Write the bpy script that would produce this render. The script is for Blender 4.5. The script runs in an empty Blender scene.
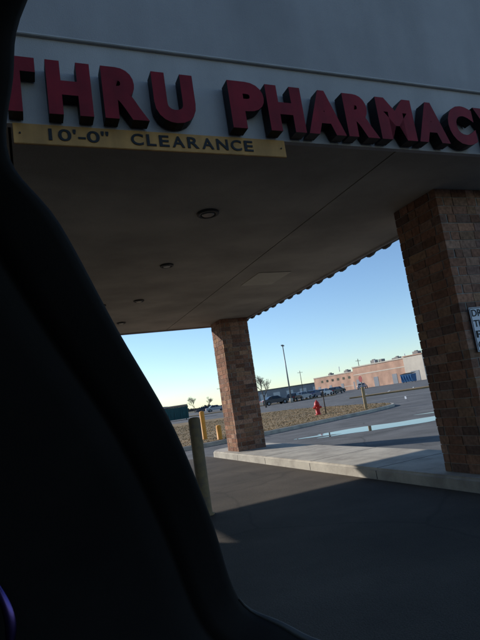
import bpy, bmesh, math, random
from mathutils import Vector, Matrix
random.seed(7)
D=bpy.data; S=bpy.context.scene
ROT=math.radians(23)

# ------------------------------------------------------------ materials
def mat(name,c1,c2=None,rough=.85,scale=3.0,bump=0.0,bscale=40.0,metal=0.0,spec=.3,detail=8,c3=None,bdist=.01,coords='Object'):
    m=D.materials.new(name); m.use_nodes=True
    nt=m.node_tree; n=nt.nodes; l=nt.links
    b=n['Principled BSDF']
    b.inputs['Roughness'].default_value=rough
    b.inputs['Metallic'].default_value=metal
    b.inputs['Specular IOR Level'].default_value=spec
    tc=n.new('ShaderNodeTexCoord')
    if c2 is None: c2=tuple(x*.8 for x in c1)
    no=n.new('ShaderNodeTexNoise'); no.inputs['Scale'].default_value=scale; no.inputs['Detail'].default_value=detail
    no.inputs['Roughness'].default_value=.65
    l.new(tc.outputs[coords],no.inputs['Vector'])
    r=n.new('ShaderNodeValToRGB')
    r.color_ramp.elements[0].position=.35; r.color_ramp.elements[1].position=.66
    r.color_ramp.elements[0].color=(*c2,1); r.color_ramp.elements[1].color=(*c1,1)
    if c3:
        e=r.color_ramp.elements.new(.52); e.color=(*c3,1)
    l.new(no.outputs['Fac'],r.inputs['Fac'])
    l.new(r.outputs['Color'],b.inputs['Base Color'])
    if bump:
        n2=n.new('ShaderNodeTexNoise'); n2.inputs['Scale'].default_value=bscale; n2.inputs['Detail'].default_value=6
        l.new(tc.outputs[coords],n2.inputs['Vector'])
        bp=n.new('ShaderNodeBump'); bp.inputs['Strength'].default_value=bump; bp.inputs['Distance'].default_value=bdist
        l.new(n2.outputs['Fac'],bp.inputs['Height']); l.new(bp.outputs['Normal'],b.inputs['Normal'])
    return m

def streaks(m,amount=.35,sx=5,sz=.35):
    nt=m.node_tree; n=nt.nodes; l=nt.links; b=n['Principled BSDF']
    src=b.inputs['Base Color'].links[0].from_socket; tc=n['Texture Coordinate']
    mp=n.new('ShaderNodeMapping'); mp.inputs['Scale'].default_value=(sx,sx if sz<1 else 1,sz)
    l.new(tc.outputs['Object'],mp.inputs['Vector'])
    no=n.new('ShaderNodeTexNoise'); no.inputs['Scale'].default_value=1; no.inputs['Detail'].default_value=6
    l.new(mp.outputs['Vector'],no.inputs['Vector'])
    mr=n.new('ShaderNodeMapRange'); mr.inputs['From Min'].default_value=.35; mr.inputs['From Max'].default_value=.65
    mr.inputs['To Min'].default_value=1-amount; mr.inputs['To Max'].default_value=1.08
    l.new(no.outputs['Fac'],mr.inputs['Value'])
    mx=n.new('ShaderNodeMix'); mx.data_type='RGBA'; mx.blend_type='MULTIPLY'; mx.inputs['Factor'].default_value=1
    l.new(src,mx.inputs['A']); l.new(mr.outputs['Result'],mx.inputs['B']); l.new(mx.outputs['Result'],b.inputs['Base Color'])

def asphalt(name,base,dark,stain=.6):
    m=mat(name,base,dark,rough=.9,scale=.35,bump=.6,bscale=90,spec=.25)
    nt=m.node_tree; n=nt.nodes; l=nt.links; b=n['Principled BSDF']
    src=b.inputs['Base Color'].links[0].from_socket
    tc=n['Texture Coordinate']
    a=n.new('ShaderNodeTexNoise'); a.inputs['Scale'].default_value=140; a.inputs['Detail'].default_value=3
    l.new(tc.outputs['Object'],a.inputs['Vector'])
    ra=n.new('ShaderNodeMapRange'); ra.inputs['From Min'].default_value=.3; ra.inputs['From Max'].default_value=.7
    ra.inputs['To Min'].default_value=.6; ra.inputs['To Max'].default_value=1.45
    l.new(a.outputs['Fac'],ra.inputs['Value'])
    mx=n.new('ShaderNodeMix'); mx.data_type='RGBA'; mx.blend_type='MULTIPLY'; mx.inputs['Factor'].default_value=1
    l.new(src,mx.inputs['A']); l.new(ra.outputs['Result'],mx.inputs['B'])
    w=n.new('ShaderNodeTexNoise'); w.inputs['Scale'].default_value=1.5; w.inputs['Detail'].default_value=4
    l.new(tc.outputs['Object'],w.inputs['Vector'])
    mv=n.new('ShaderNodeMix'); mv.data_type='RGBA'; mv.inputs['Factor'].default_value=.25
    l.new(tc.outputs['Object'],mv.inputs['A']); l.new(w.outputs['Color'],mv.inputs['B'])
    v=n.new('ShaderNodeTexVoronoi'); v.feature='DISTANCE_TO_EDGE'; v.inputs['Scale'].default_value=.45
    l.new(mv.outputs['Result'],v.inputs['Vector'])
    rc=n.new('ShaderNodeMapRange'); rc.inputs['From Min'].default_value=.0; rc.inputs['From Max'].default_value=.012
    rc.inputs['To Min'].default_value=.45; rc.inputs['To Max'].default_value=1
    l.new(v.outputs['Distance'],rc.inputs['Value'])
    m2=n.new('ShaderNodeMix'); m2.data_type='RGBA'; m2.blend_type='MULTIPLY'; m2.inputs['Factor'].default_value=stain
    l.new(mx.outputs['Result'],m2.inputs['A']); l.new(rc.outputs['Result'],m2.inputs['B'])
    l.new(m2.outputs['Result'],b.inputs['Base Color'])
    streaks(m,.3,.9,1.0)
    return m

M={}
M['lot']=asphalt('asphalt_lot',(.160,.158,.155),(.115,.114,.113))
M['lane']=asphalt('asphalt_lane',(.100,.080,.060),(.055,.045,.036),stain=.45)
M['ground']=mat('dry_ground',(.16,.125,.07),(.10,.085,.05),scale=.2,bump=.3,bscale=8)
M['grass']=mat('dormant_grass',(.33,.20,.085),(.15,.105,.05),scale=.9,bump=.8,bscale=30,c3=(.23,.155,.07))
M['blade']=mat('grass_blade',(.31,.20,.085),(.16,.12,.055),scale=.8)
M['conc']=mat('kerb_concrete',(.52,.47,.39),(.32,.285,.24),scale=2.2,bump=.4,bscale=60,c3=(.44,.40,.335))
M['stucco']=mat('fascia_stucco',(.42,.39,.37),(.365,.34,.32),scale=1.3,bump=.35,bscale=120); streaks(M['stucco'],.12,2.5)
M['stucco2']=mat('fascia_stucco_upper',(.36,.335,.32),(.31,.29,.28),scale=1.0,bump=.35,bscale=120); streaks(M['stucco2'],.10,2.0)
M['trim']=mat('fascia_trim',(.48,.45,.42),(.37,.35,.33),scale=3)
M['ceil']=mat('soffit_panel',(.46,.40,.32),(.36,.315,.255),scale=.8,bump=.25,bscale=70,c3=(.42,.365,.295)); streaks(M['ceil'],.25,.7,1.0)
M['ceil2']=mat('soffit_access_panel',(.55,.49,.39),(.47,.42,.33),scale=2)
M['groove']=mat('dark_joint',(.03,.028,.025),(.02,.02,.02))
M['fix']=mat('downlight_metal',(.08,.07,.06),(.05,.045,.04),rough=.6,metal=.2)
M['lens']=mat('downlight_lens',(.18,.165,.14),(.14,.13,.11),rough=.25)
M['mortar']=mat('mortar',(.32,.28,.24),(.24,.215,.185),scale=10,bump=.5,bscale=80)
M['red']=mat('red_acrylic',(.235,.010,.018),(.17,.008,.014),rough=.6,scale=4,spec=.2); streaks(M['red'],.2,6,1.0)
M['bronze']=mat('letter_return',(.016,.009,.010),(.010,.007,.008),rough=.6)
M['yellowbar']=mat('clearance_yellow',(.52,.26,.07),(.36,.185,.055),rough=.6,scale=3); streaks(M['yellowbar'],.25,9,.6)
M['black']=mat('black_lettering',(.012,.012,.012),(.01,.01,.01),rough=.6)
M['yellow']=mat('yellow_paint',(.75,.33,.03),(.6,.24,.03),rough=.55,scale=6,bump=.1)
M['oldpost']=mat('weathered_yellow_paint',(.27,.18,.09),(.14,.105,.075),rough=.75,scale=7,bump=.3,c3=(.22,.15,.07))
M['white']=mat('white_paint',(.72,.72,.70),(.55,.55,.53),rough=.7,scale=5)
M['signwhite']=mat('sign_white',(.75,.76,.78),(.68,.69,.72),rough=.4,scale=3)
M['redpaint']=mat('hydrant_red',(.55,.03,.02),(.4,.025,.02),rough=.45,scale=8)
M['signred']=mat('faded_sign_red',(.30,.04,.04),(.22,.03,.03),rough=.5,scale=8)
M['steel']=mat('galvanised_steel',(.28,.29,.30),(.2,.21,.22),rough=.5,metal=.5,scale=6)
M['unit']=mat('rooftop_unit_paint',(.30,.28,.26),(.2,.19,.18),rough=.8,scale=2)
M['wood']=mat('wood_post',(.42,.31,.16),(.28,.2,.11),scale=5)
M['bark']=mat('bark',(.13,.105,.085),(.08,.065,.055),scale=6,bump=.3)
M['salmon']=mat('salmon_brick',(.60,.37,.26),(.48,.29,.21),scale=.5,bump=.2,bscale=20,c3=(.55,.335,.24)); streaks(M['salmon'],.2,.5,.3)
M['cream']=mat('cream_stucco',(.66,.58,.48),(.54,.47,.39),scale=.4)
M['grey']=mat('grey_metal_wall',(.30,.31,.33),(.24,.25,.27),scale=.3)
M['roof']=mat('roofing',(.17,.155,.14),(.12,.11,.10))
M['glass']=mat('window_glass',(.02,.025,.03),(.015,.02,.025),rough=.08,spec=.6)
M['blue']=mat('dumpster_blue',(.03,.13,.30),(.025,.1,.22),rough=.5,scale=3)
M['teal']=mat('dumpster_green',(.02,.09,.095),(.018,.07,.075),rough=.5,scale=3)
M['tyre']=mat('tyre_rubber',(.015,.015,.015),(.01,.01,.01),rough=.9)
M['pharm']=mat('tan_brick',(.33,.25,.19),(.26,.19,.145),scale=.7,bump=.2)
M['cartrim']=mat('car_trim_plastic',(.011,.0095,.0095),(.0075,.0068,.007),rough=.75,scale=8,bump=.12,bscale=500,spec=.15,bdist=.001)
M['highlight']=mat('edge_highlight_grey',(.05,.048,.048),(.035,.035,.035),rough=.5)  # lighter grey than the trim, painting in the highlight along the dash edge
M['glint']=mat('purple_glint_metal',(.10,.07,.22),(.08,.05,.18),rough=.3,metal=1.0)  # purple in the base colour imitates a glint
M['water']=mat('puddle_water',(.03,.035,.04),(.02,.022,.025),rough=.05,spec=1.0,scale=1)
def paint(name,c):
    return mat(name,c,tuple(x*.9 for x in c),rough=.3,scale=1,spec=.5)

def attr_mat(name,rough=.9):
    m=D.materials.new(name); m.use_nodes=True
    n=m.node_tree.nodes; l=m.node_tree.links; b=n['Principled BSDF']
    b.inputs['Roughness'].default_value=rough; b.inputs['Specular IOR Level'].default_value=.2
    a=n.new('ShaderNodeVertexColor'); a.layer_name='Col'
    tc=n.new('ShaderNodeTexCoord'); no=n.new('ShaderNodeTexNoise'); no.inputs['Scale'].default_value=26; no.inputs['Detail'].default_value=8
    l.new(tc.outputs['Object'],no.inputs['Vector'])
    mr=n.new('ShaderNodeMapRange'); mr.inputs['From Min'].default_value=.3; mr.inputs['From Max'].default_value=.7
    mr.inputs['To Min'].default_value=.65; mr.inputs['To Max'].default_value=1.3
    l.new(no.outputs['Fac'],mr.inputs['Value'])
    mx=n.new('ShaderNodeMix'); mx.data_type='RGBA'; mx.blend_type='MULTIPLY'; mx.inputs['Factor'].default_value=1
    l.new(a.outputs['Color'],mx.inputs['A']); l.new(mr.outputs['Result'],mx.inputs['B'])
    l.new(mx.outputs['Result'],b.inputs['Base Color'])
    bp=n.new('ShaderNodeBump'); bp.inputs['Strength'].default_value=.7; bp.inputs['Distance'].default_value=.012
    l.new(no.outputs['Fac'],bp.inputs['Height']); l.new(bp.outputs['Normal'],b.inputs['Normal'])
    return m
M['brick']=attr_mat('split_face_brick')

# ------------------------------------------------------------ helpers
def link(o,parent=None):
    S.collection.objects.link(o)
    if parent: o.parent=parent
    return o
def empty(name,loc=(0,0,0),rz=0):
    e=D.objects.new(name,None); e.location=loc; e.rotation_euler.z=rz; e.empty_display_size=.3
    return link(e)
def bm_obj(name,bm,m,parent=None,loc=(0,0,0),rz=0,smooth=False):
    me=D.meshes.new(name); bm.normal_update(); bm.to_mesh(me); bm.free()
    if isinstance(m,(list,tuple)):
        for x in m: me.materials.append(x)
    else: me.materials.append(m)
    if smooth:
        for p in me.polygons: p.use_smooth=True
    o=D.objects.new(name,me); o.location=loc; o.rotation_euler.z=rz
    return link(o,parent)
def add_box(bm,x0,x1,y0,y1,z0,z1,mi=0):
    vs=[bm.verts.new(p) for p in ((x0,y0,z0),(x1,y0,z0),(x1,y1,z0),(x0,y1,z0),(x0,y0,z1),(x1,y0,z1),(x1,y1,z1),(x0,y1,z1))]
    fs=[]
    for q in ((0,3,2,1),(4,5,6,7),(0,1,5,4),(1,2,6,5),(2,3,7,6),(3,0,4,7)):
        f=bm.faces.new([vs[i] for i in q]); f.material_index=mi; fs.append(f)
    return vs,fs
def box(name,x0,x1,y0,y1,z0,z1,m,parent=None,bev=0,rz=0):
    bm=bmesh.new(); add_box(bm,x0,x1,y0,y1,z0,z1)
    if bev: bmesh.ops.bevel(bm,geom=bm.edges[:],offset=bev,segments=2,affect='EDGES')
    return bm_obj(name,bm,m,parent,rz=rz)
def add_cyl(bm,x,y,z0,z1,r0,r1=None,seg=16,mi=0,axis='Z'):
    r1=r0 if r1 is None else r1
    ring=[]
    for (z,r) in ((z0,r0),(z1,r1)):
        rr=[]
        for i in range(seg):
            a=2*math.pi*i/seg; c=r*math.cos(a); s=r*math.sin(a)
            if axis=='Z': p=(x+c,y+s,z)
            elif axis=='X': p=(z,x+c,y+s)
            else: p=(x+c,z,y+s)
            rr.append(bm.verts.new(p))
        ring.append(rr)
    for i in range(seg):
        j=(i+1)%seg
        f=bm.faces.new((ring[0][i],ring[0][j],ring[1][j],ring[1][i])); f.material_index=mi; f.smooth=True
    f=bm.faces.new(ring[0][::-1]); f.material_index=mi
    f=bm.faces.new(ring[1]); f.material_index=mi
def lathe(bm,prof,seg=20,x=0,y=0,mi=0):
    rings=[]
    for r,z in prof:
        rings.append([bm.verts.new((x+max(r,.001)*math.cos(2*math.pi*i/seg),y+max(r,.001)*math.sin(2*math.pi*i/seg),z)) for i in range(seg)])
    for a,b in zip(rings,rings[1:]):
        for i in range(seg):
            j=(i+1)%seg; f=bm.faces.new((a[i],a[j],b[j],b[i])); f.material_index=mi; f.smooth=True
    bm.faces.new(rings[0][::-1]).material_index=mi; bm.faces.new(rings[-1]).material_index=mi
def prism(name,pts,z0,z1,m,parent=None,bev=0,rz=0,bot=True):
    bm=bmesh.new()
    a=[bm.verts.new((x,y,z0)) for x,y in pts]; b=[bm.verts.new((x,y,z1)) for x,y in pts]
    top=bm.faces.new(b); bm.faces.new(a[::-1])
    n=len(pts)
    for i in range(n):
        j=(i+1)%n; bm.faces.new((a[i],a[j],b[j],b[i]))
    bmesh.ops.recalc_face_normals(bm,faces=bm.faces[:])
    if bev: bmesh.ops.bevel(bm,geom=list(top.edges),offset=bev,segments=3,affect='EDGES')
    return bm_obj(name,bm,m,parent,rz=rz)
def sheet(name,pts,z,m,parent=None,rz=0):
    bm=bmesh.new(); bm.faces.new([bm.verts.new((x,y,z)) for x,y in pts])
    return bm_obj(name,bm,m,parent,rz=rz)
def text_mesh(body,offset=0.0,extrude=0.05,bevel=0):
    c=D.curves.new('t','FONT'); c.body=body; c.extrude=extrude; c.offset=offset; c.bevel_depth=bevel; c.resolution_u=5
    o=D.objects.new('t',c); S.collection.objects.link(o)
    bpy.context.view_layer.update()
    dg=bpy.context.evaluated_depsgraph_get()
    me=D.meshes.new_from_object(o.evaluated_get(dg))
    D.objects.remove(o,do_unlink=True)
    return me
def fit_text(bm,body,u0,u1,z0,z1,v0,v1,offset=0.0,sidemi=1):
    me=text_mesh(body,offset)
    xs=[v.co.x for v in me.vertices]; ys=[v.co.y for v in me.vertices]; zs=[v.co.z for v in me.vertices]
    ax,bx,ay,by,az,bz=min(xs),max(xs),min(ys),max(ys),min(zs),max(zs)
    vs=[]
    for v in me.vertices:
        u=u0+(v.co.x-ax)/(bx-ax)*(u1-u0); z=z0+(v.co.y-ay)/(by-ay)*(z1-z0)
        d=v1+(v.co.z-az)/(bz-az)*(v0-v1)
        vs.append(bm.verts.new((u,d,z)))
    for p in me.polygons:
        try: f=bm.faces.new([vs[i] for i in p.vertices])
        except ValueError: continue
        f.material_index=0 if p.normal.z>.9 else sidemi
    D.meshes.remove(me)

# ------------------------------------------------------------ ground
sheet('ground',[(-1500,-800),(1500,-800),(1500,2500),(-1500,2500)],0,M['ground'])
sheet('parking_lot',[(-70,-40),(150,-40),(150,128),(60,128),(20,170),(-10,190),(-90,120)],.004,M['lot'])
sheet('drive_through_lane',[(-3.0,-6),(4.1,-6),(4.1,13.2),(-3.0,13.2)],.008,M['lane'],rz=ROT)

def smooth_poly(pts,it=2):
    for _ in range(it):
        q=[]
        for i in range(len(pts)):
            a=pts[i]; b=pts[(i+1)%len(pts)]
            q.append((a[0]*.75+b[0]*.25,a[1]*.75+b[1]*.25)); q.append((a[0]*.25+b[0]*.75,a[1]*.25+b[1]*.75))
        pts=q
    return pts
def inset(pts,d):
    out=[]; n=len(pts)
    for i in range(n):
        a=Vector(pts[i-1]); b=Vector(pts[(i+1)%n]); t=(b-a).normalized(); nn=Vector((-t.y,t.x))
        out.append(tuple(Vector(pts[i])+nn*d))
    return out
verge=smooth_poly([(-40,12.5),(-10,15.0),(-3,16.3),(0,17.9),(3,20.6),(5.6,23.0),(7.2,25.5),(6.0,31),(2,44),(-20,56),(-55,46)],3)
prism('verge_kerb',verge,.0,.13,M['conc'],bev=.02)
vi=inset(verge,.16)
bm=bmesh.new(); bm.faces.new([bm.verts.new((x,y,.142)) for x,y in vi]); bm_obj('grass_verge',bm,M['grass'])
def inside(p,poly):
    x,y=p; c=False; n=len(poly)
    for i in range(n):
        x1,y1=poly[i]; x2,y2=poly[i-1]
        if (y1>y)!=(y2>y) and x<(x2-x1)*(y-y1)/(y2-y1)+x1: c=not c
    return c
bm=bmesh.new(); cnt=0
while cnt<16000:
    x=random.uniform(-9,8); y=16+ (random.random()**1.5)*24
    if not inside((x,y),vi): continue
    cnt+=1
    a=random.uniform(0,6.28); h=random.uniform(.015,.05); w=.008+.0004*y; t=random.uniform(-.04,.04)
    c,s=math.cos(a)*w,math.sin(a)*w
    bm.faces.new([bm.verts.new(p) for p in ((x-c,y-s,.142),(x+c,y+s,.142),(x+t,y+random.uniform(-.05,.05),.142+h))])
bm_obj('grass_tufts',bm,M['blade'])
far=smooth_poly([(9,49),(40,44),(70,40),(70,43.5),(40,48),(10,53)],2)
prism('far_verge',far,0,.12,M['grass'])
v2=smooth_poly([(-60,86),(-5,92),(14,88),(15,92),(-5,97),(-60,93)],2)
prism('far_verge.001',v2,0,.12,M['grass'])

bm=bmesh.new()
for i in range(14):
    x=12+i*2.8
    vs=[(x,57),(x+.12,57),(x+1.6+.12,62),(x+1.6,62)]
    bm.faces.new([bm.verts.new((a,b,.009)) for a,b in vs])
for i in range(10):
    x=9+i*2.8
    vs=[(x,31),(x+.11,31),(x+1.3+.11,35.5),(x+1.3,35.5)]
    bm.faces.new([bm.verts.new((a,b,.009)) for a,b in vs])
bm.faces.new([bm.verts.new((a,b,.009)) for a,b in ((9,37),(55,30),(55,30.12),(9,37.12))])
bm_obj('parking_line_markings',bm,M['white'])

pts=[]
for i in range(80):
    a=2*math.pi*i/80
    r=1+.22*math.sin(3*a+1)+.13*math.sin(7*a)+.07*math.sin(13*a+2)
    pts.append((4.3+3.0*r*math.cos(a),15.0+.72*r*math.sin(a)+.36*math.cos(a)))
sheet('puddle',pts,.009,M['water'])
pts=[]
for i in range(50):
    a=2*math.pi*i/50
    r=1+.25*math.sin(2*a+2)+.15*math.sin(5*a)+.07*math.sin(11*a+2)
    pts.append((7.0+1.3*r*math.cos(a),17.2+.3*r*math.sin(a)))
sheet('puddle.001',pts,.009,M['water'])

# ------------------------------------------------------------ island + kerb
def rrect(x0,x1,y0,y1,r,seg=8):
    out=[]
    for cx,cy,a0 in ((x1-r,y0+r,-90),(x1-r,y1-r,0),(x0+r,y1-r,90),(x0+r,y0+r,180)):
        for i in range(seg+1):
            a=math.radians(a0+90*i/seg); out.append((cx+r*math.cos(a),cy+r*math.sin(a)))
    return out
prism('concrete_island',rrect(4.12,5.5,2.9,13.1,.5),0,.15,M['conc'],bev=.03,rz=ROT)
bm=bmesh.new()
for v in (5.9,7.7,9.5,11.0):
    add_box(bm,4.14,5.48,v,v+.012,.1502,.1515)
    add_box(bm,4.1185,4.1195,v,v+.012,.01,.12)
bm_obj('island_joints',bm,M['groove'],rz=ROT)

# ------------------------------------------------------------ brick columns
def column(u0,u1,v0,v1,z0,z1,seed):
    rnd=random.Random(seed)
    e=empty('brick_column',rz=ROT)
    box('mortar_core',u0+.006,u1-.006,v0+.006,v1-.006,z0,z1,M['mortar'],e)
    bm=bmesh.new(); col=bm.loops.layers.color.new('Col')
    pal=[(.54,.38,.30),(.58,.42,.33),(.50,.35,.275),(.61,.47,.39),(.55,.41,.33),(.47,.36,.31),(.59,.45,.35),(.52,.38,.31)]
    ch=.098; n=int((z1-z0)/ch); ch=(z1-z0)/n; g=.009
    for k in range(n):
        za=z0+k*ch+g/2; zb=za+ch-g
        t=.10
        for side in range(4):
            L=(u1-u0) if side%2==0 else (v1-v0)
            own=(k+side)%2==0
            a=0 if own else t+g; b=L if own else L-t-g
            xs=[a]; p=a+(.12 if k%2 else .22)+rnd.uniform(-.02,.02)
            while p<b-.09: xs.append(p); p+=rnd.choice((.2,.22,.24,.13))
            xs.append(b)
            for i in range(len(xs)-1):
                s0=xs[i]+(g/2 if i else 0); s1=xs[i+1]-(g/2 if i<len(xs)-2 else 0)
                pr=rnd.uniform(-.001,.004)
                lo,hi=-pr,t-.012
                if side==0: r=(u0+s0,u0+s1,v0+lo,v0+hi)
                elif side==2: r=(u0+s0,u0+s1,v1-hi,v1-lo)
                elif side==1: r=(u1-hi,u1-lo,v0+s0,v0+s1)
                else: r=(u0+lo,u0+hi,v0+s0,v0+s1)
                vs,fs=add_box(bm,*r,za,zb)
                for v in vs: v.co+=Vector((rnd.uniform(-.002,.002),rnd.uniform(-.002,.002),rnd.uniform(-.002,.002)))
                c=rnd.choice(pal); q=rnd.uniform(.84,1.1)
                for f in fs:
                    for lp in f.loops: lp[col]=(c[0]*q,c[1]*q,c[2]*q,1)
    bm_obj('brickwork',bm,M['brick'],e)
    return e
CZ=3.28
column(4.3,5.0,4.11,4.81,.15,CZ,1)
column(4.3,5.0,11.35,12.05,.15,CZ,2)

e=empty('wall_sign',rz=ROT)
box('panel',4.385,4.72,4.072,4.080,1.42,1.90,M['signwhite'],e,bev=.002)
bm=bmesh.new()
for i,t in enumerate(('DRIVE','THRU','RX','ONLY')):
    fit_text(bm,t,4.41,4.695,1.80-i*.115,1.875-i*.115,4.068,4.0715,offset=.01,sidemi=0)
bm_obj('lettering',bm,M['black'],e)
bm=bmesh.new()
for r in ((4.392,4.713,1.427,1.433),(4.392,4.713,1.887,1.893),(4.392,4.398,1.433,1.887),(4.707,4.713,1.433,1.887)):
    add_box(bm,r[0],r[1],4.069,4.0715,r[2],r[3])
bm_obj('border',bm,M['black'],e)
bm=bmesh.new()
for z in (1.47,1.85): add_cyl(bm,4.5525,z,4.078,4.112,.008,seg=10,axis='Y')
bm_obj('standoffs',bm,M['steel'],e)

# ------------------------------------------------------------ canopy
UL,UR,VF,VB=-3.0,5.07,3.3,12.3
can=empty('drive_through_canopy',rz=ROT)
bm=bmesh.new()
us=[UL,-.0,3.2,UR-.0]
g=.009
vsplit=[VF+.05,VB-.05]
for i in range(3):
    a=us[i]+(g if i else 0); b=us[i+1]-(g if i<2 else .05)
    add_box(bm,a,b,vsplit[0],vsplit[1],CZ,CZ+.03)
bm_obj('soffit',bm,M['ceil'],can)
box('soffit_backing',UL+.05,UR-.06,VF+.06,VB-.06,CZ+.032,CZ+.06,M['groove'],can)
box('fascia_front_lower',UL,UR,VF,VF+.05,3.25,3.90,M['stucco'],can)
box('fascia_trim',UL,UR+.012,VF-.03,VF+.05,3.90,3.918,M['trim'],can,bev=.004)
box('fascia_front_upper',UL,UR,VF-.015,VF+.05,3.918,5.2,M['stucco2'],can)
box('fascia_right',UR-.05,UR,VF+.052,VB-.052,3.25,5.2,M['stucco'],can)
box('fascia_back',UL,UR,VB-.05,VB,3.25,5.2,M['stucco'],can)
box('coping',UL,UR+.04,VF-.06,VB+.04,5.203,5.28,M['trim'],can)
box('roof_deck',UL,UR-.06,VF+.06,VB-.06,4.6,4.7,M['roof'],can)
bm=bmesh.new()
v=VF+.15
while v<VB-.2:
    pts=[(v+.03,3.25),(v+.09,3.222),(v+.20,3.214),(v+.25,3.25)]
    A=[bm.verts.new((UR+.003,p[0],p[1])) for p in pts]; B=[bm.verts.new((UR+.05,p[0],p[1])) for p in pts]
    for i in range(3): bm.faces.new((A[i],A[i+1],B[i+1],B[i]))
    bm.faces.new(A); bm.faces.new(B[::-1]); bm.faces.new((A[0],B[0],B[-1],A[-1]))
    v+=.40
add_box(bm,UR+.003,UR+.05,VF+.1,VB-.1,3.2505,3.38)
bmesh.ops.recalc_face_normals(bm,faces=bm.faces[:])
bm_obj('tile_edge',bm,M['roof'],can)
box('access_panel',3.55,4.15,7.3,8.1,CZ-.010,CZ-.002,M['ceil2'],can)

def downlight(u,v,r=.12):
    e=empty('recessed_downlight',rz=ROT)
    bm=bmesh.new()
    lathe(bm,[(r*.70,CZ-.012),(r*.72,CZ-.022),(r*.95,CZ-.022),(r*1.0,CZ-.014),(r*1.0,CZ-.001)],24,u,v)
    bm_obj('trim_ring',bm,M['fix'],e)
    bm=bmesh.new(); add_cyl(bm,u,v,CZ-.027,CZ-.008,r*.5,r*.66,20)
    bm_obj('lens',bm,M['lens'],e)
downlight(1.87,4.84,.12)
for v in (6.7,8.8,10.8): downlight(1.87,v,.095)
for v in (9.0,11.2): downlight(1.25,v,.08)

bm=bmesh.new()
cells=[('T',-.09,.18),('H',.245,.526),('R',.60,.90),('U',.95,1.255)]
u=1.53
for ch,w in zip('PHARMACY',(.29,.31,.35,.31,.38,.35,.32,.33)):
    cells.append((ch,u,u+w)); u+=w+.025
u=-.40
for ch,w in zip('EVIRD',(.27,.33,.09,.31,.30)):
    cells.append((ch,u-w,u)); u-=w+.05
for ch,a,b in cells:
    fit_text(bm,ch,a,b,3.265,3.655,3.18,3.285,offset=.062)
bm_obj('channel_letter_sign',bm,[M['red'],M['bronze']],rz=ROT)

e=empty('clearance_sign',rz=ROT)
box('board',.02,2.0,3.285,3.305,3.105,3.248,M['yellowbar'],e,bev=.003)
bm=bmesh.new()
fit_text(bm,"10'-0\"",.234,.625,3.135,3.222,3.279,3.283,offset=.012,sidemi=0)
u=.777
ws=(.10,.08,.085,.105,.10,.105,.105,.10,.085); gap=(.95-sum(ws))/8
for ch,w in zip('CLEARANCE',ws):
    fit_text(bm,ch,u,u+w-.012,3.135,3.222,3.279,3.283,offset=.02,sidemi=0); u+=w+gap
for uu in (.06,1.96): add_cyl(bm,uu,3.176,3.278,3.284,.006,seg=10,axis='Y')
bm_obj('lettering',bm,M['black'],e)

# ------------------------------------------------------------ pharmacy building
ph=empty('pharmacy_building',rz=ROT)
box('walls',-20,-3.003,-12,10.9,0,5.4,M['pharm'],ph)
box('parapet',-20.1,-2.95,-12.1,11.0,5.403,5.8,M['trim'],ph)
box('plinth',-20.05,-2.96,-12.05,10.95,0.005,.5,M['conc'],ph)
box('window_frame',-2.998,-2.93,4.6,6.6,1.0,2.2,M['steel'],ph)
box('window',-2.928,-2.92,4.7,6.5,1.08,2.12,M['glass'],ph)
box('service_door',-2.998,-2.95,7.4,8.3,.51,2.5,M['grey'],ph)

# ------------------------------------------------------------ bollards
def bollard(x,y,h,r,m):
    e=empty('bollard',(x,y,0))
    bm=bmesh.new()
    lathe(bm,[(r*1.35,.004),(r*1.35,.02),(r,.03),(r,h-r*.5),(r*.9,h-r*.22),(r*.6,h-r*.06),(r*.1,h)],24)
    bm_obj('post',bm,m,e)
bollard(-.74,6.4,1.17,.075,M['oldpost'])
bollard(-1.87,18.8,1.15,.09,M['yellow'])
bollard(-1.25,17.6,.62,.09,M['yellow'])

e=empty('fire_hydrant',(3.0,24.6,.13))
bm=bmesh.new()
lathe(bm,[(.16,0),(.16,.04),(.11,.05),(.105,.42),(.14,.44),(.14,.48),(.125,.5),(.115,.56),(.08,.63),(.03,.66),(.03,.71),(.01,.71)],20)
bm_obj('barrel',bm,M['redpaint'],e)
bm=bmesh.new(); add_cyl(bm,0,.36,-.19,.19,.055,seg=14,axis='X'); add_cyl(bm,0,.33,-.2,0,.07,seg=14,axis='Y')
add_cyl(bm,0,.36,-.21,-.19,.03,seg=6,axis='X'); add_cyl(bm,0,.36,.19,.21,.03,seg=6,axis='X')
bm_obj('outlets',bm,M['redpaint'],e)

e=empty('traffic_sign',(5.05,23.6,.13))
bm=bmesh.new(); add_box(bm,-.06,.06,-.05,.05,0,1.0); bm_obj('post',bm,M['wood'],e)
bm=bmesh.new(); add_box(bm,-.02,.02,-.02,.02,1.0,1.45)
bm_obj('bracket',bm,M['steel'],e)
bm=bmesh.new()
pts=[(math.cos(math.radians(22.5+45*i))*.15,math.sin(math.radians(22.5+45*i))*.15+1.36) for i in range(8)]
A=[bm.verts.new((p[0],-.03,p[1])) for p in pts];B=[bm.verts.new((p[0],-.022,p[1])) for p in pts]
bm.faces.new(A);bm.faces.new(B[::-1])
for i in range(8): bm.faces.new((A[i],A[(i+1)%8],B[(i+1)%8],B[i]))
bmesh.ops.recalc_face_normals(bm,faces=bm.faces[:])
o=bm_obj('face',bm,M['signred'],e); o.rotation_euler.z=math.radians(-68)
e=empty('marker_post',(3.4,24.9,.13))
bm=bmesh.new(); add_cyl(bm,0,0,0,1.1,.03,seg=10); add_box(bm,-.05,.05,-.035,-.03,.8,1.05); bm_obj('post',bm,M['bark'],e)

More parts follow.
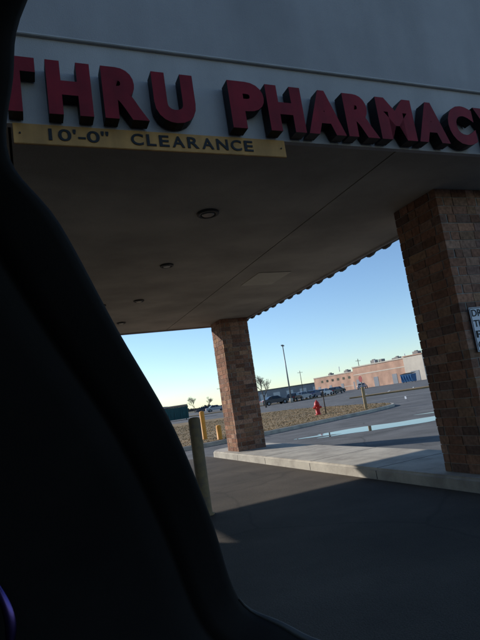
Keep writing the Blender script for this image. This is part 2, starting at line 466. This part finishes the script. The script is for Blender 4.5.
def lamp(x,y,h,rz=0,arm=1.0):
    e=empty('street_lamp',(x,y,0),rz)
    bm=bmesh.new(); add_cyl(bm,0,0,.0,.7,.28,.28,16); bm_obj('base',bm,M['conc'],e)
    bm=bmesh.new(); add_cyl(bm,0,0,.7,h,.13,.075,12); add_box(bm,-arm,arm,-.04,.04,h-.05,h+.03); bm_obj('pole',bm,M['steel'],e)
    bm=bmesh.new(); add_box(bm,-arm-.35,-arm+.25,-.18,.18,h-.06,h+.12); add_box(bm,arm-.25,arm+.35,-.18,.18,h-.06,h+.12)
    bmesh.ops.bevel(bm,geom=bm.edges[:],offset=.03,segments=1,affect='EDGES'); bm_obj('heads',bm,M['steel'],e)
lamp(6.0,80,8.9,1.35,.3)
lamp(66,150,11,.5,.5)
def upole(x,y,h,rz):
    e=empty('utility_pole',(x,y,0),rz)
    bm=bmesh.new(); add_cyl(bm,0,0,0,h,.17,.11,10); add_box(bm,-1.2,1.2,-.06,.06,h-.9,h-.78)
    for q in (-1.1,-.4,.4,1.1): add_cyl(bm,q,0,h-.78,h-.55,.04,seg=6)
    bm_obj('pole',bm,M['bark'],e)
upole(-11,190,8,.4); upole(58,165,11,.6); upole(23,230,11,.3); upole(43,200,11,.5)

def tree(x,y,h,seed,name='bare_tree'):
    rnd=random.Random(seed); bm=bmesh.new()
    def tube(a,b,ra,rb,seg):
        d=(b-a).normalized(); u=d.orthogonal().normalized(); w=d.cross(u)
        A=[bm.verts.new(a+(u*math.cos(6.283*i/seg)+w*math.sin(6.283*i/seg))*ra) for i in range(seg)]
        B=[bm.verts.new(b+(u*math.cos(6.283*i/seg)+w*math.sin(6.283*i/seg))*rb) for i in range(seg)]
        for i in range(seg):
            j=(i+1)%seg; bm.faces.new((A[i],A[j],B[j],B[i]))
    def grow(p,d,L,r,dep):
        q=p
        for k in range(2):
            d2=(d+Vector((rnd.uniform(-.15,.15),rnd.uniform(-.15,.15),rnd.uniform(-.02,.12)))).normalized()
            q2=q+d2*L/2; tube(q,q2,r*(1-.2*k),r*(.8-.2*k),6 if dep<2 else 3); q=q2; d=d2
            if dep>0 and k==0 and dep<5: br(q,d,L,r,dep,1)
        if dep<6: br(q,d,L,r,dep,rnd.choice((2,3)))
    def br(q,d,L,r,dep,n):
        for _ in range(n):
            ax=Vector((rnd.uniform(-1,1),rnd.uniform(-1,1),rnd.uniform(-.2,.5))).normalized()
            nd=(d+ax*.65).normalized(); nd.z=abs(nd.z)*.9+.08
            grow(q,nd.normalized(),L*rnd.uniform(.62,.82),max(r*.58,.010),dep+1)
    grow(Vector((0,0,0)),Vector((0,0,1)),h*.27,h*.028,0)
    return bm_obj(name,bm,M['bark'],loc=(x,y,0))
tree(1.75,70,5.2,3)
tree(-13,150,5,5); tree(-19,170,6,8)

bm=bmesh.new()
for i in range(5200):
    a=math.radians(random.uniform(-32,36)); r=random.uniform(300,360)
    x=math.sin(a)*r; y=math.cos(a)*r
    env=2.6+1.6*math.sin(a*23)+1.0*math.sin(a*61+1)+.7*math.sin(a*131)
    env=max(env,1.2)
    h=env*random.uniform(.5,1.15); w=random.uniform(.4,1.1)
    z0=random.uniform(0,h*.3)
    bm.faces.new([bm.verts.new(p) for p in ((x-w,y,z0-.2),(x+w,y,z0-.2),(x+random.uniform(-w,w)*.7,y,h))])
bm_obj('distant_tree_line',bm,M['bark'])

# ------------------------------------------------------------ strip mall
def strip_mall():
    A=Vector((20.5,165)); B=Vector((44.5,129)); d=(B-A); L=d.length; rz=math.atan2(d.y,d.x)
    e=empty('strip_mall',(A.x,A.y,0),rz)
    def b(n,x0,x1,y0,y1,z0,z1,m): return box(n,x0,x1,y0,y1,z0,z1,m,e)
    b('wing_left',0,L*.42,0,20,0,5.0,M['salmon'])
    b('wing_left_coping',-.1,L*.42,-.12,20,5.003,5.25,M['cream'])
    b('main_block',L*.42+.003,L*.86,-.6,22,0,6.1,M['salmon'])
    b('main_coping',L*.42-.1,L*.86+.1,-.75,22,6.103,6.4,M['cream'])
    b('wing_right',L*.86+.003,L,-1.2,18,0,6.3,M['cream'])
    b('right_coping',L*.86-.05,L+.15,-1.35,18,6.41,6.65,M['salmon'])
    bm=bmesh.new()
    x=1.5
    while x<L*.40:
        add_box(bm,x,x+1.1,-.05,-.003,.02,2.2); x+=5.2
    x=L*.44
    while x<L*.84:
        add_box(bm,x,x+1.6,-.65,-.603,.02,2.6); x+=6.6
    add_box(bm,L*.9,L*.96,-1.26,-1.203,.02,2.6)
    bm_obj('doors',bm,M['grey'],e)
    bm=bmesh.new()
    for k in range(6): add_box(bm,3.3+k*2.4,4.2+k*2.4,-.04,-.003,3.3,4.0)
    bm_obj('windows',bm,M['glass'],e)
    bm=bmesh.new()
    add_box(bm,0,L*.42-.003,-.03,-.001,1.1,1.25); add_box(bm,L*.42+.01,L*.86,-.64,-.601,3.9,4.15)
    bm_obj('band',bm,M['cream'],e)
    bm=bmesh.new()
    rnd=random.Random(4)
    for x,zb in ((3,5.0),(8,5.0),(9.4,5.0),(15,5.0),(19.5,6.1),(23,6.1),(28.5,6.1),(30,6.1),(36,6.1),(40,6.4)):
        w=rnd.uniform(.8,1.8); h=rnd.uniform(.5,1.3); y=rnd.uniform(1.5,7)
        add_box(bm,x,x+w,y,y+1.5,zb+.31,zb+.35+h)
        if rnd.random()<.5: add_box(bm,x+w*.3,x+w*.7,y+.2,y+1.0,zb+.351+h,zb+.6+h)
    bm_obj('rooftop_units',bm,M['unit'],e)
    bm=bmesh.new()
    for x in (7,22,33): add_cyl(bm,x,5,6,7.6,.12,seg=8)
    bm_obj('vent_pipes',bm,M['white'],e)
strip_mall()
e=empty('warehouse',(-4,235,0),math.radians(-4))
box('walls',0,48,0,20,0,4.6,M['grey'],e)
box('roof_edge',-.2,48.2,-.2,20,4.603,5.0,M['roof'],e)
bm=bmesh.new()
for k in range(8): add_box(bm,2+k*6,5+k*6,-.06,-.003,.1,3.2)
bm_obj('doors',bm,M['white'],e)
e=empty('warehouse.001',(-62,210,0),math.radians(3))
box('walls',0,26,0,15,0,3.6,M['cream'],e); box('roof_edge',-.2,26.2,-.2,15,3.603,3.9,M['grey'],e)
bm=bmesh.new()
for k in range(5): add_box(bm,2+k*5,4+k*5,-.06,-.003,.1,2.6)
bm_obj('doors',bm,M['grey'],e)

def dumpster(x,y,w,dp,h,m,rz):
    e=empty('dumpster',(x,y,0),rz)
    bm=bmesh.new()
    vs,_=add_box(bm,-w/2,w/2,-dp/2,dp/2,.15,h*.85)
    for v in vs:
        if v.co.z<.5: v.co.y*=.8
    for k in range(5):
        xx=-w/2+.1+k*(w-.3)/4; add_box(bm,xx,xx+.1,-dp/2-.06,-dp/2+.05,.3,h*.8)
    add_box(bm,-w/2-.05,w/2+.05,-dp/2-.05,dp/2+.05,h*.85+.003,h*.9)
    bm_obj('body',bm,m,e)
    bm=bmesh.new(); vs,_=add_box(bm,-w/2,w/2,-dp/2,dp/2,h*.9+.003,h*.95)
    for v in vs:
        if v.co.y>0: v.co.z+=h*.1
    bm_obj('lid',bm,M['tyre'],e)
    bm=bmesh.new()
    for sx in (-1,1):
        for sy in (-1,1): add_cyl(bm,sy*dp*.3,.08,sx*w*.4-.04,sx*w*.4+.04,.08,seg=10,axis='X')
    bm_obj('wheels',bm,M['tyre'],e)
dumpster(36.3,119,3.0,1.8,2.1,M['blue'],-.9)
dumpster(-10.8,72,3.6,2.0,2.0,M['teal'],.15)
dumpster(-14.4,73,2.4,2.0,1.8,M['teal'],.15)

def car(x,y,rz,m,kind='parked_car',L=4.5,H=1.45):
    e=empty(kind,(x,y,0),rz)
    W=1.78
    prof=[(-L/2,.35),(-L/2,.75),(-L/2+.1,.93),(-L*.32,.98),(-L*.2,H-.06),(-L*.08,H),(L*.1,H-.02),(L*.24,.98),(L*.44,.84),(L/2,.66),(L/2,.35)]
    bm=bmesh.new()
    ys=[-W/2,-W/2+.08,W/2-.08,W/2]
    rings=[]
    for yy in ys:
        ins=1.0 if abs(yy)<W/2-.01 else 0
        r=[]
        for px,pz in prof:
            cab=max(0,(pz-.98)/(H-.98))
            y2=yy*(1-.2*cab)
            s=1-(0 if ins else .03)
            r.append(bm.verts.new((px*s,y2,pz if ins else .35+(pz-.35)*.95)))
        rings.append(r)
    for a,b in zip(rings,rings[1:]):
        for i in range(len(prof)-1): bm.faces.new((a[i],a[i+1],b[i+1],b[i]))
        bm.faces.new((a[-1],a[0],b[0],b[-1]))
    bm.faces.new(rings[0][::-1]); bm.faces.new(rings[-1])
    bmesh.ops.recalc_face_normals(bm,faces=bm.faces[:])
    bm_obj('body',bm,m,e)
    bm=bmesh.new()
    for sg in (-1,1):
        for x0,x1,t0,t1 in ((-L*.27,-L*.03,-L*.185,-L*.03),(-L*.01,L*.2,-L*.01,L*.09)):
            yb=sg*(W/2+.004); yt=sg*(W/2*.81+.02)
            f=[bm.verts.new(p) for p in ((x0,yb,1.0),(x1,yb,1.0),(t1,yt,H-.09),(t0,yt,H-.09))]
            bm.faces.new(f if sg<0 else f[::-1])
    for x0,x1 in ((L*.235,L*.115),(-L*.315,-L*.21)):
        s=1 if x0>0 else -1
        f=[bm.verts.new(p) for p in ((x0+.02*s,-W*.42,1.02),(x0+.02*s,W*.42,1.02),(x1+.02*s,W*.36,H-.06),(x1+.02*s,-W*.36,H-.06))]
        bm.faces.new(f)
    bm_obj('windows',bm,M['glass'],e)
    bm=bmesh.new()
    for sx in (-.3,.31):
        for sy in (-1,1): add_cyl(bm,L*sx,.32,sy*W/2-.1,sy*W/2+.04,.32,seg=18,axis='Y')
    bm_obj('tyres',bm,M['tyre'],e)
    bm=bmesh.new()
    for sx in (-.3,.31):
        for sy in (-1,1):
            yy=W/2+.045 if sy>0 else -W/2-.115
            add_cyl(bm,L*sx,.32,yy,yy+.012,.2,seg=12,axis='Y')
    bm_obj('hubs',bm,M['steel'],e)
    bm=bmesh.new()
    for sy in (-1,1):
        add_box(bm,L/2-.12,L/2-.0,sy*.62-.16,sy*.62+.16,.62,.74)
    bm_obj('headlights',bm,M['signwhite'],e)
    bm=bmesh.new()
    for sy in (-1,1): add_box(bm,-L/2-.01,-L/2+.05,sy*.66-.14,sy*.66+.14,.72,.86)
    bm_obj('tail_lights',bm,M['redpaint'],e)
P=[paint('car_paint_dark',(.03,.035,.05)),paint('car_paint_silver',(.35,.36,.38)),paint('car_paint_maroon',(.12,.02,.02)),paint('car_paint_white',(.65,.65,.65)),paint('car_paint_blue',(.03,.06,.15)),paint('car_paint_black',(.015,.015,.017))]
for i,(x,y,r,p) in enumerate(((3.6,84,.3,0),(6.9,86,1.2,5),(8.6,90,.9,1),(11.2,94,1.0,4),(13.6,98,1.0,3),(4.2,102,.5,2),(16.6,104,1.0,0),(19.5,118,.8,5),(27,126,1.2,1),(50,108,2.2,3),(-8.5,118,.2,1),(-11.5,125,.1,0))):
    car(x,y,r,P[p])

# ------------------------------------------------------------ the car we sit in
CAM=Vector((0,0,1.27))
pts=[((.75,.20,.47),(0,-.95,.3)),((.25,.22,.44),(-.1,-.95,.3)),((-.02,.28,.385),(-.45,-.8,.38)),((-.121,.335,.314),(-.8,-.5,.35)),((-.147,.361,.272),(-.88,-.4,.25)),
     ((-.168,.392,.224),(-.93,-.35,.1)),((-.150,.447,.183),(-.93,-.36,0)),((-.129,.532,.093),(-.93,-.36,0)),((-.099,.641,-.022),(-.93,-.36,-.05)),
     ((-.081,.754,-.156),(-.9,-.36,-.15)),((-.066,.858,-.300),(-.75,-.35,-.5)),((-.008,.868,-.350),(-.45,-.3,-.8)),((.078,.874,-.402),(-.2,-.3,-.9)),((.35,.88,-.50),(0,-.4,-.9)),((.8,.85,-.55),(0,-.4,-.9))]
def catmull(a,b,c,d,t):
    return .5*((2*b)+(-a+c)*t+(2*a-5*b+4*c-d)*t*t+(-a+3*b-3*c+d)*t*t*t)
E=[];Ld=[]
for i in range(len(pts)-1):
    q=[Vector(pts[max(0,min(len(pts)-1,i+k))][0]) for k in (-1,0,1,2)]
    w=[Vector(pts[max(0,min(len(pts)-1,i+k))][1]) for k in (-1,0,1,2)]
    for s in range(6):
        t=s/6; E.append(catmull(*q,t)); Ld.append(catmull(*w,t).normalized())
E.append(Vector(pts[-1][0])); Ld.append(Vector(pts[-1][1]).normalized())
prof=[(.06,.06),(0,.05),(0,0.006),(.003,-.003),(.012,-.006),(.045,-.010),(.060,-.008),(.064,-.001),(.068,-.001),(.072,-.010),(.10,-.020),(.16,-.030),(.26,-.036),(.40,-.03),(.7,-.0)]
bm=bmesh.new(); rows=[]
for p,l in zip(E,Ld):
    n=p.normalized()
    rows.append([bm.verts.new(CAM+p+l*s+n*d) for s,d in prof])
for a,b in zip(rows,rows[1:]):
    for i in range(len(prof)-1): bm.faces.new((a[i],a[i+1],b[i+1],b[i]))
bmesh.ops.recalc_face_normals(bm,faces=bm.faces[:])
mycar=empty('car')
bm_obj('pillar_and_header_trim',bm,M['cartrim'],mycar,smooth=True)
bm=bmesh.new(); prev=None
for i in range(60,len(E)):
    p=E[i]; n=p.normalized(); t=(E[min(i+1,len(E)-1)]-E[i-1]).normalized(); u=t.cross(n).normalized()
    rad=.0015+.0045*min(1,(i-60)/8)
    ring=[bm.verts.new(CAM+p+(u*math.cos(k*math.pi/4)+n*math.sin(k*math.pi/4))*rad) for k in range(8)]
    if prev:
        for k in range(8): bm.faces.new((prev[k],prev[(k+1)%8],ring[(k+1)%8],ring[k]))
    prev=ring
bm_obj('edge_highlight_strip',bm,M['highlight'],mycar,smooth=True)  # pale tube added to stand for the dash edge highlight
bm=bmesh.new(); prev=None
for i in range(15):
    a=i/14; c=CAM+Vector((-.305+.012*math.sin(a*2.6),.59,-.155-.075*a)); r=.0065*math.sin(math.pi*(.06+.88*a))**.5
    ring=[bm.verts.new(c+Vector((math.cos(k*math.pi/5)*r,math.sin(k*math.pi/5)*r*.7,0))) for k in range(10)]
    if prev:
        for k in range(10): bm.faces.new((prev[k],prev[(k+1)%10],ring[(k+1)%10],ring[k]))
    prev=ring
bm_obj('glint_lever',bm,M['glint'],mycar,smooth=True)  # lever-shaped piece added to carry the painted purple glint
box('roof_panel',-.62,.8,-1.6,.18,1.74,1.78,M['cartrim'],mycar,bev=.015)
box('dashboard',-.6,.85,.5,.84,.55,.74,M['cartrim'],mycar,bev=.03)
box('door_lower',-.72,-.62,-.8,.9,.25,1.0,M['cartrim'],mycar,bev=.02)

# ------------------------------------------------------------ camera
p=math.radians(9.0); th=math.radians(8.5)
R0=Vector((1,0,0)); U0=Vector((0,-math.sin(p),math.cos(p))); F=Vector((0,math.cos(p),math.sin(p)))
R=R0*math.cos(th)-U0*math.sin(th); U=R0*math.sin(th)+U0*math.cos(th)
mw=Matrix(((R.x,U.x,-F.x,CAM.x),(R.y,U.y,-F.y,CAM.y),(R.z,U.z,-F.z,CAM.z),(0,0,0,1)))
cd=D.cameras.new('Camera'); cam=D.objects.new('Camera',cd); S.collection.objects.link(cam)
cam.matrix_world=mw; cd.sensor_fit='HORIZONTAL'; cd.sensor_width=36; cd.lens=38.4; cd.clip_start=.02; cd.clip_end=5000
S.camera=cam

# ------------------------------------------------------------ light
el=math.radians(23)
su,sv=-.60,.80
sx=su*math.cos(ROT)-sv*math.sin(ROT); sy=su*math.sin(ROT)+sv*math.cos(ROT)
h=math.hypot(sx,sy); sx/=h; sy/=h
sd=Vector((sx*math.cos(el),sy*math.cos(el),math.sin(el)))
ld=D.lights.new('Sun','SUN'); ld.energy=5.0; ld.angle=math.radians(.5); ld.color=(1,.95,.87)
lo=D.objects.new('Sun',ld); S.collection.objects.link(lo); lo.rotation_euler=sd.to_track_quat('Z','Y').to_euler()
w=D.worlds.new('World'); S.world=w; w.use_nodes=True
n=w.node_tree.nodes; l=w.node_tree.links
bg=n['Background']; sk=n.new('ShaderNodeTexSky'); sk.sky_type='NISHITA'; sk.sun_disc=False
sk.sun_elevation=el; sk.sun_rotation=math.atan2(sx,sy); sk.air_density=.95; sk.dust_density=0.1; sk.ozone_density=2.0
tint=n.new('ShaderNodeMix'); tint.data_type='RGBA'; tint.blend_type='MULTIPLY'; tint.inputs['Factor'].default_value=1
tint.inputs['B'].default_value=(.84,.95,1.06,1)
l.new(sk.outputs['Color'],tint.inputs['A']); l.new(tint.outputs['Result'],bg.inputs['Color']); bg.inputs['Strength'].default_value=.15
S.view_settings.view_transform='Standard'; S.view_settings.look='None'; S.view_settings.exposure=0
